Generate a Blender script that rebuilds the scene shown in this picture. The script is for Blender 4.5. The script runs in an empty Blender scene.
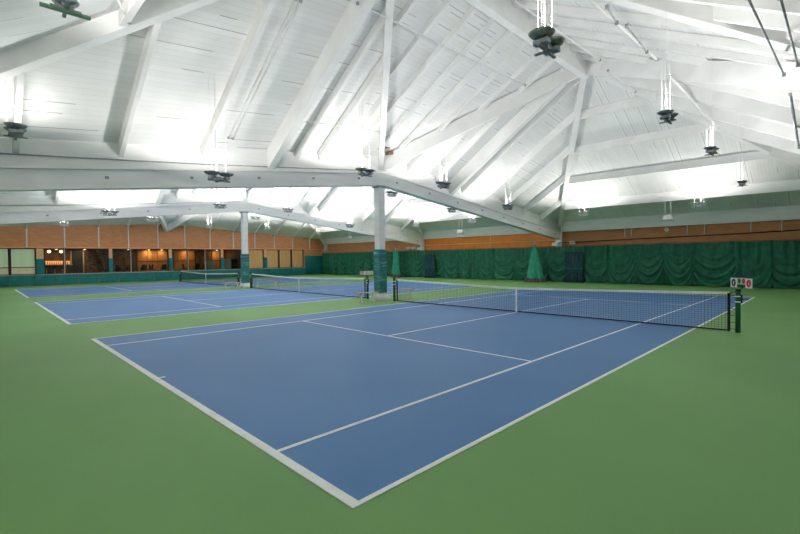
import bpy, bmesh, math, random
from mathutils import Vector, Matrix
random.seed(7)
scn = bpy.context.scene
COL = scn.collection
PI = math.pi

# ------------------------------------------------------------------ tags
def tag(o, label=None, cat=None, group=None, kind=None):
    if label: o['label'] = label
    if cat: o['category'] = cat
    if group: o['group'] = group
    if kind: o['kind'] = kind
    return o

def empty(name, loc=(0, 0, 0), rz=0.0, label=None, cat=None, group=None):
    o = bpy.data.objects.new(name, None)
    COL.objects.link(o)
    o.location = loc
    o.rotation_euler = (0, 0, rz)
    o.empty_display_size = .2
    return tag(o, label, cat, group)

def copy_tree(o, parent=None):
    c = o.copy()
    COL.objects.link(c)
    if parent: c.parent = parent
    for ch in list(o.children):
        copy_tree(ch, c)
    return c

# ------------------------------------------------------------------ mesh builder
class MB:
    def __init__(s):
        s.bm = bmesh.new()
    def quad(s, pts, mi=0):
        vs = [s.bm.verts.new(p) for p in pts]
        f = s.bm.faces.new(vs); f.material_index = mi
        return f
    def hexa(s, p, mi=0):
        v = [s.bm.verts.new(q) for q in p]
        for idx in ((3, 2, 1, 0), (4, 5, 6, 7), (0, 1, 5, 4), (1, 2, 6, 5), (2, 3, 7, 6), (3, 0, 4, 7)):
            f = s.bm.faces.new([v[i] for i in idx]); f.material_index = mi
        return s
    def box(s, x0, x1, y0, y1, z0, z1, mi=0):
        return s.hexa([(x0, y0, z0), (x1, y0, z0), (x1, y1, z0), (x0, y1, z0),
                       (x0, y0, z1), (x1, y0, z1), (x1, y1, z1), (x0, y1, z1)], mi)
    def beam(s, a, b, w, d, drop=0.0, mi=0, plumb=True):
        """bar from a to b whose TOP follows a-b; hangs d below, w wide"""
        a = Vector(a); b = Vector(b)
        h = Vector((b.x - a.x, b.y - a.y, 0)).normalized()
        side = Vector((-h.y, h.x, 0)) * (w / 2)
        t = Vector((0, 0, -drop)); q = Vector((0, 0, -drop - d))
        return s.hexa([a - side + q, b - side + q, b + side + q, a + side + q,
                       a - side + t, b - side + t, b + side + t, a + side + t], mi)
    def tube(s, a, b, r0, r1=None, n=10, mi=0, caps=True):
        a = Vector(a); b = Vector(b); r1 = r0 if r1 is None else r1
        d = (b - a).normalized()
        up = Vector((0, 0, 1)) if abs(d.z) < .95 else Vector((1, 0, 0))
        u = d.cross(up).normalized(); v = d.cross(u)
        A = []; B = []
        for i in range(n):
            t = 2 * PI * i / n
            e = u * math.cos(t) + v * math.sin(t)
            A.append(s.bm.verts.new(a + e * r0)); B.append(s.bm.verts.new(b + e * r1))
        for i in range(n):
            j = (i + 1) % n
            f = s.bm.faces.new([A[i], A[j], B[j], B[i]]); f.smooth = True; f.material_index = mi
        if caps:
            s.bm.faces.new(A[::-1]).material_index = mi; s.bm.faces.new(B).material_index = mi
        return s
    def path(s, pts, r, n=8, mi=0):
        for p, q in zip(pts[:-1], pts[1:]):
            s.tube(p, q, r, n=n, mi=mi)
        return s
    def lathe(s, prof, n=24, loc=(0, 0, 0), mi=0):
        rings = []
        for r, z in prof:
            rings.append([s.bm.verts.new((loc[0] + r * math.cos(2 * PI * i / n), loc[1] + r * math.sin(2 * PI * i / n), loc[2] + z)) for i in range(n)])
        for a, b in zip(rings[:-1], rings[1:]):
            for i in range(n):
                j = (i + 1) % n
                f = s.bm.faces.new([a[i], a[j], b[j], b[i]]); f.smooth = True; f.material_index = mi
        return s
    def build(s, name, mats, parent=None, bevel=0.0, loc=None, recalc=True):
        if bevel:
            bmesh.ops.bevel(s.bm, geom=[e for e in s.bm.edges], offset=bevel, segments=2, affect='EDGES', profile=.6, clamp_overlap=True)
        if recalc: bmesh.ops.recalc_face_normals(s.bm, faces=s.bm.faces)
        me = bpy.data.meshes.new(name)
        s.bm.to_mesh(me); s.bm.free()
        if not isinstance(mats, (list, tuple)): mats = [mats]
        for m in mats: me.materials.append(m)
        o = bpy.data.objects.new(name, me)
        COL.objects.link(o)
        if loc is not None: o.location = loc
        if parent: o.parent = parent
        return o

# ------------------------------------------------------------------ materials
def nodes(name):
    m = bpy.data.materials.new(name); m.use_nodes = True
    nt = m.node_tree; b = nt.nodes['Principled BSDF']
    return m, nt, b
def N(nt, t, **k):
    n = nt.nodes.new(t)
    for a, v in k.items(): setattr(n, a, v)
    return n
def coords(nt, scale=(1, 1, 1)):
    tc = N(nt, 'ShaderNodeTexCoord'); mp = N(nt, 'ShaderNodeMapping')
    nt.links.new(tc.outputs['Object'], mp.inputs[0]); mp.inputs['Scale'].default_value = scale
    return mp.outputs[0]
def ramp(nt, fac, stops):
    r = N(nt, 'ShaderNodeValToRGB'); nt.links.new(fac, r.inputs[0])
    e = r.color_ramp.elements
    while len(e) < len(stops): e.new(.5)
    for i, (p, c) in enumerate(stops):
        e[i].position = p; e[i].color = (*c, 1) if len(c) == 3 else c
    return r.outputs[0]
def noise_mat(name, c1, c2, scale=(3, 3, 3), detail=4, rough=.7, metal=0, bump=0, spec=.4, lo=.35, hi=.65):
    m, nt, b = nodes(name)
    v = coords(nt, scale); n = N(nt, 'ShaderNodeTexNoise'); n.inputs['Scale'].default_value = 1; n.inputs['Detail'].default_value = detail
    nt.links.new(v, n.inputs['Vector'])
    nt.links.new(ramp(nt, n.outputs[0], [(lo, c1), (hi, c2)]), b.inputs['Base Color'])
    b.inputs['Roughness'].default_value = rough; b.inputs['Metallic'].default_value = metal
    b.inputs['Specular IOR Level'].default_value = spec
    if bump:
        bp = N(nt, 'ShaderNodeBump'); bp.inputs['Strength'].default_value = bump; bp.inputs['Distance'].default_value = .02
        nt.links.new(n.outputs[0], bp.inputs['Height']); nt.links.new(bp.outputs[0], b.inputs['Normal'])
    return m
def math_(nt, op, a, b=None, c=None):
    n = N(nt, 'ShaderNodeMath', operation=op)
    for i, x in enumerate((a, b, c)):
        if x is None: continue
        if isinstance(x, (int, float)): n.inputs[i].default_value = x
        else: nt.links.new(x, n.inputs[i])
    return n.outputs[0]
def mixc(nt, fac, a, b):
    n = N(nt, 'ShaderNodeMix', data_type='RGBA')
    for i, x in ((0, fac), (6, a), (7, b)):
        if isinstance(x, (int, float)): n.inputs[i].default_value = x
        elif isinstance(x, tuple): n.inputs[i].default_value = (*x, 1)
        else: nt.links.new(x, n.inputs[i])
    return n.outputs[2]

def deck_mat():
    m, nt, b = nodes('painted_plank_deck')
    tc = N(nt, 'ShaderNodeTexCoord'); sep = N(nt, 'ShaderNodeSeparateXYZ'); nt.links.new(tc.outputs['Object'], sep.inputs[0])
    X, Y = sep.outputs[0], sep.outputs[1]
    s = math_(nt, 'DIVIDE', Y, .155); fr = math_(nt, 'FRACT', s); idx = math_(nt, 'FLOOR', s)
    groove = math_(nt, 'LESS_THAN', fr, .12)
    cmb = N(nt, 'ShaderNodeCombineXYZ'); nt.links.new(math_(nt, 'MULTIPLY', X, .22), cmb.inputs[0]); nt.links.new(math_(nt, 'MULTIPLY', idx, 3.7), cmb.inputs[1])
    n = N(nt, 'ShaderNodeTexNoise'); n.inputs['Scale'].default_value = 1; n.inputs['Detail'].default_value = 2; nt.links.new(cmb.outputs[0], n.inputs['Vector'])
    gap = math_(nt, 'MULTIPLY', groove, math_(nt, 'GREATER_THAN', n.outputs[0], .60))
    base = ramp(nt, n.outputs[0], [(.3, (.80, .80, .785)), (.7, (.87, .87, .86))])
    c = mixc(nt, math_(nt, 'MULTIPLY', groove, .15), base, (.40, .40, .39))
    c = mixc(nt, math_(nt, 'MULTIPLY', gap, .6), c, (.16, .14, .12))
    # old grime on the paint
    g = N(nt, 'ShaderNodeTexNoise'); g.inputs['Scale'].default_value = .9; g.inputs['Detail'].default_value = 6; nt.links.new(tc.outputs['Object'], g.inputs['Vector'])
    c = mixc(nt, math_(nt, 'MULTIPLY', ramp(nt, g.outputs[0], [(.5, (0, 0, 0)), (.75, (1, 1, 1))]), .25), c, (.58, .57, .55))
    nt.links.new(c, b.inputs['Base Color']); b.inputs['Roughness'].default_value = .75
    bp = N(nt, 'ShaderNodeBump'); bp.inputs['Strength'].default_value = .3; bp.inputs['Distance'].default_value = .01; bp.invert = True
    nt.links.new(groove, bp.inputs['Height']); nt.links.new(bp.outputs[0], b.inputs['Normal'])
    return m
def brick_mat(name, c1, c2, mortar, vertical_axis_y=False, bw=.4, bh=.1):
    m, nt, b = nodes(name)
    tc = N(nt, 'ShaderNodeTexCoord'); sep = N(nt, 'ShaderNodeSeparateXYZ'); nt.links.new(tc.outputs['Object'], sep.inputs[0])
    cmb = N(nt, 'ShaderNodeCombineXYZ')
    nt.links.new(sep.outputs[1 if vertical_axis_y else 0], cmb.inputs[0]); nt.links.new(sep.outputs[2], cmb.inputs[1])
    br = N(nt, 'ShaderNodeTexBrick'); nt.links.new(cmb.outputs[0], br.inputs['Vector'])
    br.inputs['Scale'].default_value = 1; br.inputs['Brick Width'].default_value = bw; br.inputs['Row Height'].default_value = bh
    br.inputs['Mortar Size'].default_value = .008
    br.inputs['Color1'].default_value = (*c1, 1); br.inputs['Color2'].default_value = (*c2, 1); br.inputs['Mortar'].default_value = (*mortar, 1)
    g = N(nt, 'ShaderNodeTexNoise'); g.inputs['Scale'].default_value = 2.2; g.inputs['Detail'].default_value = 5; nt.links.new(tc.outputs['Object'], g.inputs['Vector'])
    c = mixc(nt, math_(nt, 'MULTIPLY', g.outputs[0], .35), br.outputs[0], tuple(x * .6 for x in c1))
    nt.links.new(c, b.inputs['Base Color']); b.inputs['Roughness'].default_value = .85
    return m
def plain(name, c, rough=.6, metal=0, spec=.4):
    return noise_mat(name, tuple(x * .94 for x in c), tuple(min(1, x * 1.04) for x in c), (5, 5, 5), 3, rough, metal, 0, spec)
def emit(name, c, s):
    m, nt, b = nodes(name)
    b.inputs['Base Color'].default_value = (*c, 1); b.inputs['Emission Color'].default_value = (*c, 1); b.inputs['Emission Strength'].default_value = s
    return m

M = {}
M['deck'] = deck_mat()
M['white'] = noise_mat('white_painted_timber', (.78, .78, .765), (.86, .86, .85), (1.2, 1.2, 1.2), 6, .65, bump=.1)
M['fascia'] = noise_mat('white_painted_board', (.74, .74, .72), (.84, .84, .82), (.5, .5, 2.5), 6, .75)
M['girder'] = noise_mat('grey_white_painted_girder', (.78, .78, .775), (.86, .86, .855), (.6, .6, 3), 5, .5)
M['dirty'] = noise_mat('bare_brown_wood', (.10, .05, .03), (.30, .19, .12), (9, 5, 5), 5, .8)
M['steel'] = plain('white_painted_steel', (.78, .78, .77), .4)
M['galv'] = noise_mat('grey_galvanised_metal', (.28, .30, .32), (.42, .44, .46), (8, 8, 8), 3, .45, .5)
M['galv_dark'] = noise_mat('dark_weathered_metal', (.22, .235, .24), (.34, .355, .365), (8, 8, 8), 3, .5, .3)
M['greenpaint'] = plain('green_painted_metal', (.10, .23, .12), .5)
M['green'] = noise_mat('green_court_surface', (.155, .325, .104), (.18, .37, .12), (.25, .25, .25), 6, .55, spec=.25)
M['blue'] = noise_mat('blue_court_surface', (.068, .195, .43), (.085, .225, .48), (.3, .3, .3), 6, .5, spec=.3)
M['line'] = plain('white_line_paint', (.94, .95, .94), .6)
M['brick'] = brick_mat('brown_brick', (.80, .34, .15), (.64, .26, .115), (.55, .33, .2))
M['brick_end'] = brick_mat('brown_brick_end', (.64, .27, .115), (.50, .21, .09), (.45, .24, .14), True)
M['orange'] = noise_mat('orange_painted_board', (.78, .22, .03), (.85, .27, .045), (2, 2, 2), 4, .6)
M['salmon'] = plain('terracotta_trim', (.88, .36, .2), .6)
M['teal'] = noise_mat('teal_vinyl_padding', (.012, .16, .17), (.018, .20, .21), (2, 2, 2), 3, .4)
M['brownpost'] = plain('tan_painted_post', (.80, .46, .24), .6)
M['curtain'] = noise_mat('dark_green_tarpaulin', (.007, .10, .058), (.013, .155, .09), (3, 3, 3), 4, .5, spec=.35)
M['divider'] = noise_mat('light_green_netting', (.02, .26, .17), (.05, .40, .27), (14, 14, 3), 5, .7, bump=.4)
M['blackhem'] = noise_mat('black_netting_hem', (.03, .03, .033), (.16, .15, .17), (12, 12, 12), 5, .8)
M['navy'] = noise_mat('dark_navy_vinyl', (.005, .035, .06), (.012, .075, .10), (4, 4, 4), 4, .45)
M['netblack'] = plain('black_net_cord', (.012, .013, .014), .7)
M['tape'] = plain('white_net_tape', (.92, .91, .88), .7)
M['postgreen'] = plain('dark_green_net_post', (.008, .09, .03), .35)
M['black'] = plain('black_metal', (.012, .012, .013), .5)
M['benchwood'] = noise_mat('varnished_bench_wood', (.50, .33, .20), (.62, .44, .29), (2, 12, 12), 5, .5)
M['concrete'] = noise_mat('pale_painted_concrete', (.66, .66, .62), (.78, .78, .74), (4, 4, 4), 5, .7)
M['blind'] = noise_mat('pale_green_roller_blind', (.70, .84, .58), (.76, .90, .64), (8, .2, .2), 2, .8)
M['beige'] = noise_mat('beige_board', (.76, .70, .50), (.84, .78, .56), (3, 3, 3), 3, .7)
M['frame'] = plain('dark_brown_window_frame', (.045, .03, .02), .5)
M['mullion'] = plain('pale_window_mullion', (.50, .42, .34), .5)
M['shutter'] = noise_mat('honey_wood_shutter', (.66, .37, .15), (.80, .48, .21), (9, 9, .6), 4, .6)
M['lwall'] = noise_mat('dark_brown_panelling', (.05, .026, .016), (.16, .08, .045), (3, 3, .6), 4, .6)
M['lwood'] = noise_mat('amber_wood_panelling', (.34, .15, .045), (.44, .21, .07), (3, 3, .6), 4, .5)
M['lfloor'] = plain('dark_carpet', (.07, .045, .03), .9)
M['chair'] = plain('black_upholstery', (.012, .012, .014), .7)
M['palegreen'] = plain('pale_green_laminate', (.36, .40, .30), .6)
M['plant'] = noise_mat('dark_leaf', (.008, .02, .01), (.02, .05, .02), (9, 9, 9), 3, .6)
M['lamp'] = emit('warm_lamp_glow', (1, .62, .28), 6)
M['bulb'] = emit('metal_halide_bulb', (1, .98, .95), 8)
M['barglow'] = emit('lit_bar_shelf', (1, .45, .14), .9)
M['red'] = plain('red_paint', (.62, .03, .03), .5)
M['redsign'] = plain('pale_red_sign_face', (.72, .25, .18), .5)
M['cardwhite'] = plain('white_plastic_card', (.80, .80, .78), .5)
M['cardgreen'] = plain('pale_green_plastic_card', (.45, .62, .48), .5)
M['cardpink'] = plain('pale_pink_plastic_card', (.75, .42, .40), .5)
def glass_mat():
    m, nt, b = nodes('window_glass')
    out = nt.nodes['Material Output']
    tr = N(nt, 'ShaderNodeBsdfTransparent'); tr.inputs[0].default_value = (.86, .88, .86, 1)
    gl = N(nt, 'ShaderNodeBsdfGlossy'); gl.inputs['Roughness'].default_value = .03
    fr = N(nt, 'ShaderNodeFresnel'); fr.inputs[0].default_value = 1.45
    mx = N(nt, 'ShaderNodeMixShader'); nt.links.new(fr.outputs[0], mx.inputs[0]); nt.links.new(tr.outputs[0], mx.inputs[1]); nt.links.new(gl.outputs[0], mx.inputs[2])
    nt.links.new(mx.outputs[0], out.inputs[0])
    return m
M['glass'] = glass_mat()
def pad_mat():
    m, nt, b = nodes('laced_teal_column_pad')
    v = coords(nt, (1.5, 1.5, 16)); n = N(nt, 'ShaderNodeTexNoise'); n.inputs['Scale'].default_value = 1; n.inputs['Detail'].default_value = 3; n.inputs['Distortion'].default_value = 1.2
    nt.links.new(v, n.inputs['Vector'])
    nt.links.new(ramp(nt, n.outputs[0], [(.35, (.010, .13, .135)), (.58, (.02, .19, .19)), (.66, (.18, .50, .50))]), b.inputs['Base Color'])
    b.inputs['Roughness'].default_value = .45
    bp = N(nt, 'ShaderNodeBump'); bp.inputs['Strength'].default_value = .8; bp.inputs['Distance'].default_value = .04
    nt.links.new(n.outputs[0], bp.inputs['Height']); nt.links.new(bp.outputs[0], b.inputs['Normal'])
    return m
M['pad'] = pad_mat()

# ------------------------------------------------------------------ the building's dimensions (metres)
X0, X1, XC = -4.7, 31.2, 12.1             # end walls and the column line
YR, YA, YB, YL = -4.7, 12.95, 27.65, 45.6 # right wall, the two girder lines, left wall
RZ = 11.08                                # ridge height of the deck
AX0, AX1 = 5.9, 18.0                      # ends of each ridge
BAYS = [('near', YR, YA, 5.5), ('middle', YA, YB, 20.25), ('far', YB, YL, 35.0)]
def eave(y, x):
    if abs(y - YR) < .1 or abs(y - YL) < .1:
        return 5.75 - .060 * abs(x - XC)
    return 7.0 - .1205 * abs(x - XC)
def gz(x): return 5.55 - .118 * abs(x - XC)     # girder underside

def plane_z(a, b, c, x, y):
    a, b, c = Vector(a), Vector(b), Vector(c)
    n = (b - a).cross(c - a)
    return a.z - (n.x * (x - a.x) + n.y * (y - a.y)) / n.z
def deck_z(bay, x, y):
    _, y0, y1, yr = bay
    e = y1 if y > yr else y0
    far = x > XC
    ax = AX1 if far else AX0; xe = X1 if far else X0
    A = (ax, yr, RZ); Cc = (XC, e, eave(e, XC)); K = (xe, e, eave(e, xe))
    t = (y - yr) / (e - yr) if e != yr else 0
    # end face?
    if abs(x - ax) > 1e-6 and (x - ax) * (xe - ax) > 0 and abs(t) < (x - ax) / (xe - ax):
        k2 = y0 if e == y1 else y1
        return plane_z(A, K, (xe, k2, eave(k2, xe)), x, y)
    xv = ax + (XC - ax) * t
    if (x - XC) * (xv - XC) >= 0 and abs(x - XC) <= abs(xv - XC):
        return plane_z((AX0, yr, RZ), (AX1, yr, RZ), Cc, x, y)
    return plane_z(A, K, Cc, x, y)

# ------------------------------------------------------------------ floor, walls
m = MB(); m.box(X0 - .3, X1 + .3, YR - .3, YL + .2, -.12, 0); tag(m.build('floor', M['green']), kind='structure')
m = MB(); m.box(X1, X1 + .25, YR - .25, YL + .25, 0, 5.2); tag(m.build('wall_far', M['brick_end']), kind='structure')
m = MB(); m.box(X0 - .25, X0, YR - .25, YL + .25, 0, 5.2); tag(m.build('wall_near', M['fascia']), kind='structure')
m = MB()
m.hexa([(X0, YR - .25, 0), (X1, YR - .25, 0), (X1, YR, 0), (X0, YR, 0), (X0, YR - .25, 4.6), (X1, YR - .25, 4.6), (X1, YR, 4.6), (X0, YR, 4.6)])
m.hexa([(X0, YR - .25, 4.6), (X1, YR - .25, 4.6), (X1, YR, 4.6), (X0, YR, 4.6), (XC - .1, YR - .25, 5.9), (XC + .1, YR - .25, 5.9), (XC + .1, YR, 5.9), (XC - .1, YR, 5.9)])
tag(m.build('wall_right', M['fascia']), kind='structure')

# decks: one ceiling object per court bay
for i, (nm, y0, y1, yr) in enumerate(BAYS):
    m = MB()
    A0 = (AX0, yr, RZ); A1 = (AX1, yr, RZ)
    def P(x, y): return (x, y, eave(y, x))
    for e in (y0, y1):
        m.quad([A0, A1, P(XC, e)]); m.quad([A1, P(X1, e), P(XC, e)]); m.quad([A0, P(XC, e), P(X0, e)])
    m.quad([A1, P(X1, y0), P(X1, y1)]); m.quad([A0, P(X0, y1), P(X0, y0)])
    # upper skin so that the deck has thickness
    bmesh.ops.remove_doubles(m.bm, verts=m.bm.verts, dist=1e-4)
    bmesh.ops.recalc_face_normals(m.bm, faces=m.bm.faces)
    dn = sum((f.normal.z for f in m.bm.faces))
    if dn > 0: bmesh.ops.reverse_faces(m.bm, faces=m.bm.faces)
    o = m.build('ceiling', M['deck'], recalc=False)
    sol = o.modifiers.new('thickness', 'SOLIDIFY'); sol.thickness = .12; sol.offset = -1
    tag(o, kind='structure')

# ------------------------------------------------------------------ roof timbers
def timber(name, a, b, w, d, mat, label, cat, group=None, drop=0.0, bev=.012):
    mid = [(a[i] + b[i]) / 2 for i in range(3)]
    A = [a[i] - mid[i] for i in range(3)]; B = [b[i] - mid[i] for i in range(3)]
    mm = MB(); mm.beam(A, B, w, d, drop)
    o = mm.build(name, mat, loc=mid, bevel=bev)
    return tag(o, label, cat, group)

BAYWORD = {'near': 'over the nearest court', 'middle': 'over the middle court', 'far': 'over the farthest court'}
def ordinal(n):
    return ['nearest to', 'second from', 'third from', 'fourth from', 'fifth from', 'sixth from', 'seventh from', 'eighth from', 'ninth from', 'tenth from'][n]
for bay in BAYS:
    nm, y0, y1, yr = bay
    W = BAYWORD[nm]; WS = {'near': 'over nearest court', 'middle': 'over middle court', 'far': 'over farthest court'}[nm]
    A0 = (AX0, yr, RZ - .02); A1 = (AX1, yr, RZ - .02)
    timber('ridge_beam', (AX0 - .1, yr, RZ - .02), (AX1 + .1, yr, RZ - .02), .30, .9, M['white'],
           f'deep white ridge beam along the peak of the roof {W}', 'beam')
    for e, sw in ((y1, 'lounge side'), (y0, 'right side')):
        visside = not (nm == 'far' and e == y1 and False)
        sgn = 1 if e > yr else -1
        for ax, xe, ew in ((A1, X1, 'curtained end'), (A0, X0, 'near end')):
            timber('hip_beam', ax, (xe, e, eave(e, xe)), .28, .50, M['white'],
                   f'white hip beam {W}, from ridge down to the {ew}, {sw}', 'beam')
            timber('valley_beam', ax, (XC + (.1 if xe > XC else -.1), e - sgn * .1, eave(e, XC) - .02), .24, .72, M['white'],
                   f'deep white valley beam {W}, falling from {ew} ridge point to mid {sw}', 'beam')
        # outer joists, from the eave up to the valley or hip beam
        outer = [('far', x) for x in (13.9, 15.1, 16.2, 17.45, 18.5, 20.7, 23.1, 25.5, 28.0)] + [('near', x) for x in (10.3, 9.6, 8.5, 7.4, 6.25, 3.65, 1.2, -1.25, -3.7)]
        if nm == 'far' and e == y1:
            outer = [('far', x) for x in (13.75, 16.35, 18.94, 21.5, 24.0, 26.5, 29.0)] + [('near', x) for x in (11.2, 8.62, 6.22, 3.7, 1.14, -1.4)]
        cnt = {'far': 0, 'near': 0}
        for side, x in outer:
            deep = any(abs(x - q) < .06 for q in (17.45, 6.25, 18.94, 6.22))
            a = AX1 if side == 'far' else AX0; xe = X1 if side == 'far' else X0
            if (x - a) * (xe - a) > 0: t = (x - a) / (xe - a)     # ends on the hip
            else: t = (x - a) / (XC - a)                          # ends on the valley
            yt = yr + (e - yr) * t
            w, d = (.30, .78) if deep else (.14, .46)
            if nm == 'far' and sgn > 0: w, d = (.12, .26)
            if side == 'far' and 12 < x < 17 or side == 'near' and 7 < x < 12: w, d = .12, .36
            ye = e - sgn * .06
            if sgn < 0: d = .85 if deep else .62
            kind_w = 'deep main' if deep else 'slim'
            k = cnt[side]; cnt[side] += 1
            timber('roof_joist', (x, ye, deck_z(bay, x, ye) - .005), (x, yt, deck_z(bay, x, yt - sgn * -.001) - .005), w, d, M['white'],
                   f'{kind_w} white joist {WS}, {sw}, {ordinal(k)} mid-roof, {"curtain" if side == "far" else "near"} half', 'joist', f'roof joists on the {sw} {W}')
        # inner joists, from the ridge down to the valley beams
        for k in range(10):
            x = XC + (k - 4.5) * 1.16
            a = AX1 if x > XC else AX0
            t = (x - a) / (XC - a)
            yt = yr + (e - yr) * t
            timber('roof_joist', (x, yt, deck_z(bay, x, yt - sgn * .01) - .005), (x, yr + sgn * .12, deck_z(bay, x, yr + sgn * .12) - .005), .12, .24, M['white'],
                   f'slim ridge-to-valley joist {WS}, {sw}, {ordinal(k)} near end', 'joist', f'short joists at the ridge on the {sw} {W}')
    # purlins across the two end slopes
    for xe, ax, ew in ((X1, AX1, 'curtained end'), (X0, AX0, 'near end')):
        for k, dx in enumerate((2.6, 5.2, 7.8, 10.3)):
            x = xe - dx if xe > XC else xe + dx
            t = (x - ax) / (xe - ax)
            ya = yr + (y0 - yr) * t; yb = yr + (y1 - yr) * t
            za = deck_z(bay, x, ya + .05); zb = deck_z(bay, x, yb - .05)
            timber('roof_purlin', (x, ya + .12, za), (x, yb - .12, zb), .16, .58 if k == 0 else .42, M['white'],
                   f'horizontal white purlin {W}, {["lowest", "second lowest", "second highest", "highest"][k]} on the slope at {ew}', 'purlin', f'purlins at the {ew} {W}')
        # wall-top beam
        zt = 4.74
        x = xe - .14 if xe > XC else xe + .14
        timber('wall_beam', (x, y0 + .22, zt), (x, y1 - .22, zt), .26, .80, M['girder'],
               f'pale grey beam along the wall top at the {ew} {W}', 'beam')

for j, (z_, x_) in enumerate(((7.32, 11.9), (7.12, 12.4))):
    timber('bare_wood_block', (x_ - .32, YA - .45, z_), (x_ + .3, YA - .45, z_ + .12), .22, .16, M['dirty'], ('brown bare wood block left of the valley beam foot above the laced column', 'brown bare wood block right of the valley beam foot above the laced column')[j], 'wood block')
# girders on the two column lines, with the boarded strip above
for y, lw in ((YA, 'between the nearest and middle courts'), (YB, 'between the middle court and the lounge-side court')):
    root = empty('roof_girder', (XC, y, 0), 0, f'long grey-white peaked girder on the column {lw}', 'girder')
    m = MB()
    for xe in (X0, X1):
        a = Vector((0, 0, gz(XC) + .60)); b = Vector((xe - XC, 0, gz(xe) + .60))
        m.beam(a, b, .26, .60)
    m.build('web', M['girder'], root)
    for nm2, dz, th, w in (('bottom_flange', .07, .07, .36), ('top_flange', .64, .06, .36)):
        m = MB()
        for xe in (X0, X1):
            m.beam((0, 0, gz(XC) + dz), (xe - XC, 0, gz(xe) + dz), w, th)
        m.build(nm2, M['girder'], root)
    m = MB()
    for xe in (X0, X1):
        h0 = gz(XC) + .64; h1 = gz(xe) + .64
        a = [(0, -.06, h0), (xe - XC, -.06, h1), (xe - XC, .06, h1), (0, .06, h0),
             (0, -.06, eave(y, XC) - .02), (xe - XC, -.06, eave(y, xe) - .02), (xe - XC, .06, eave(y, xe) - .02), (0, .06, eave(y, XC) - .02)]
        m.hexa(a)
    m.build('boarding', M['fascia'], root)
    m = MB()
    m.path([(-17, -.085, gz(X0) + 1.02), (-13.7, -.085, gz(-1.6) + .98), (-8.4, -.085, gz(3.7) + .82), (-.4, -.085, gz(XC) + .66)], .018, 6)
    m.build('conduit', M['galv'], root)
    m = MB()
    for k in range(15):
        xx = -16.2 + k * 2.45
        m.box(xx - .05, xx + .05, -.16, -.125, gz(XC + xx) + .30, gz(XC + xx) + .38)
    m.build('bolt_plate', M['galv'], root)

# columns
def column(y, lab, w):
    root = empty('roof_column', (XC - .13, y, 0), 0, lab, 'column')
    m = MB(); m.box(-w / 2, w / 2, -w / 2, w / 2, .0, 5.50); m.build('shaft', M['girder'], root, bevel=.02)
    m = MB(); m.box(-w / 2 - .045, w / 2 + .045, -w / 2 - .045, w / 2 + .045, .32, 2.46); m.build('padding', M['pad'], root, bevel=.04)
    m = MB(); m.box(-.35, .35, -.35, .35, 0, .14)
    m.hexa([(-.33, -.33, .14), (.33, -.33, .14), (.33, .33, .14), (-.33, .33, .14), (-.22, -.22, .33), (.22, -.22, .33), (.22, .22, .33), (-.22, .22, .33)])
    m.build('plinth', M['concrete'], root, bevel=.015)
    m = MB(); m.box(-w / 2 - .08, w / 2 + .08, -w / 2 - .02, w / 2 + .02, 5.42, 5.52); m.build('cap_plate', M['galv'], root)
    m = MB()
    for k in range(8):
        z = .6 + k * .23
        m.path([(w / 2 + .06, -.03, z), (w / 2 + .06, .05, z + .11)], .008, 5)
        m.path([(-.03, -w / 2 - .06, z), (.05, -w / 2 - .06, z + .11)], .008, 5)
    m.build('lacing', M['divider'], root)
    return root
column(YA, 'square white column with laced teal pad between nearest and middle courts', .37)
column(YB, 'square white column with teal pad at the middle and lounge-side courts', .37)
for y, lab in ((44.75, 'white column head at the corner of curtain and lounge wall'), (YA, 'white column head above the green curtain beside the gathered divider net'), (YB, 'white column head above curtain at the end of the far girder')):
    root = empty('wall_column', (X1 - .13, y, 0), 0, lab, 'column')
    m = MB(); m.box(-.12, .12, -.24, .24, 0, 3.9); m.build('shaft', M['girder'], root, bevel=.015)
    m = MB(); m.tube((-.26, -.34, 2.8), (-.26, -.34, 4.9), .05, n=10); m.build('downpipe', M['steel'], root)
    m = MB(); m.box(-.42, -.12, -.10, .38, 2.86, 3.10); m.build('junction_box', M['cardwhite'], root, bevel=.01)

# ------------------------------------------------------------------ the three courts
CP = 14.735
def court(n, lab):
    y0 = n * CP
    root = empty('tennis_court', (11.885, y0 + 5.485, 0), 0, lab, 'tennis court')
    def strip(x0, x1, ya, yb, z, name, mat):
        mm = MB(); mm.box(x0 - 11.885, x1 - 11.885, ya - 5.485, yb - 5.485, 0.0005, z); return mm.build(name, mat, root)
    W = 10.97; Lc = 23.77
    strip(0.02, Lc - .02, .01, W - .01, .004, 'court_surface', M['blue'])
    w = .055
    z = .007
    for a in (0, Lc - .10): strip(a, a + .10, 0, W, z, 'baseline', M['line'])
    for yy in (0, W - w): strip(.1, Lc - .1, yy, yy + w, z, 'doubles_sideline', M['line'])
    for yy in (1.37, W - 1.37 - w): strip(.1, Lc - .1, yy, yy + w, z, 'singles_sideline', M['line'])
    for xx in (5.485, 18.285): strip(xx - w / 2, xx + w / 2, 1.37 + w, W - 1.37 - w, z, 'service_line', M['line'])
    strip(5.485 + w / 2, 18.285 - w / 2, 5.485 - w / 2, 5.485 + w / 2, z, 'centre_line', M['line'])
    for xa, xb in ((.10, .20), (Lc - .20, Lc - .10)): strip(xa, xb, 5.485 - w / 2, 5.485 + w / 2, z, 'centre_mark', M['line'])
court(0, 'nearest blue tennis court with white lines, filling the foreground')
court(1, 'middle blue tennis court beyond the laced teal column')
court(2, 'farthest blue tennis court in front of the lounge windows')

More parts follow.
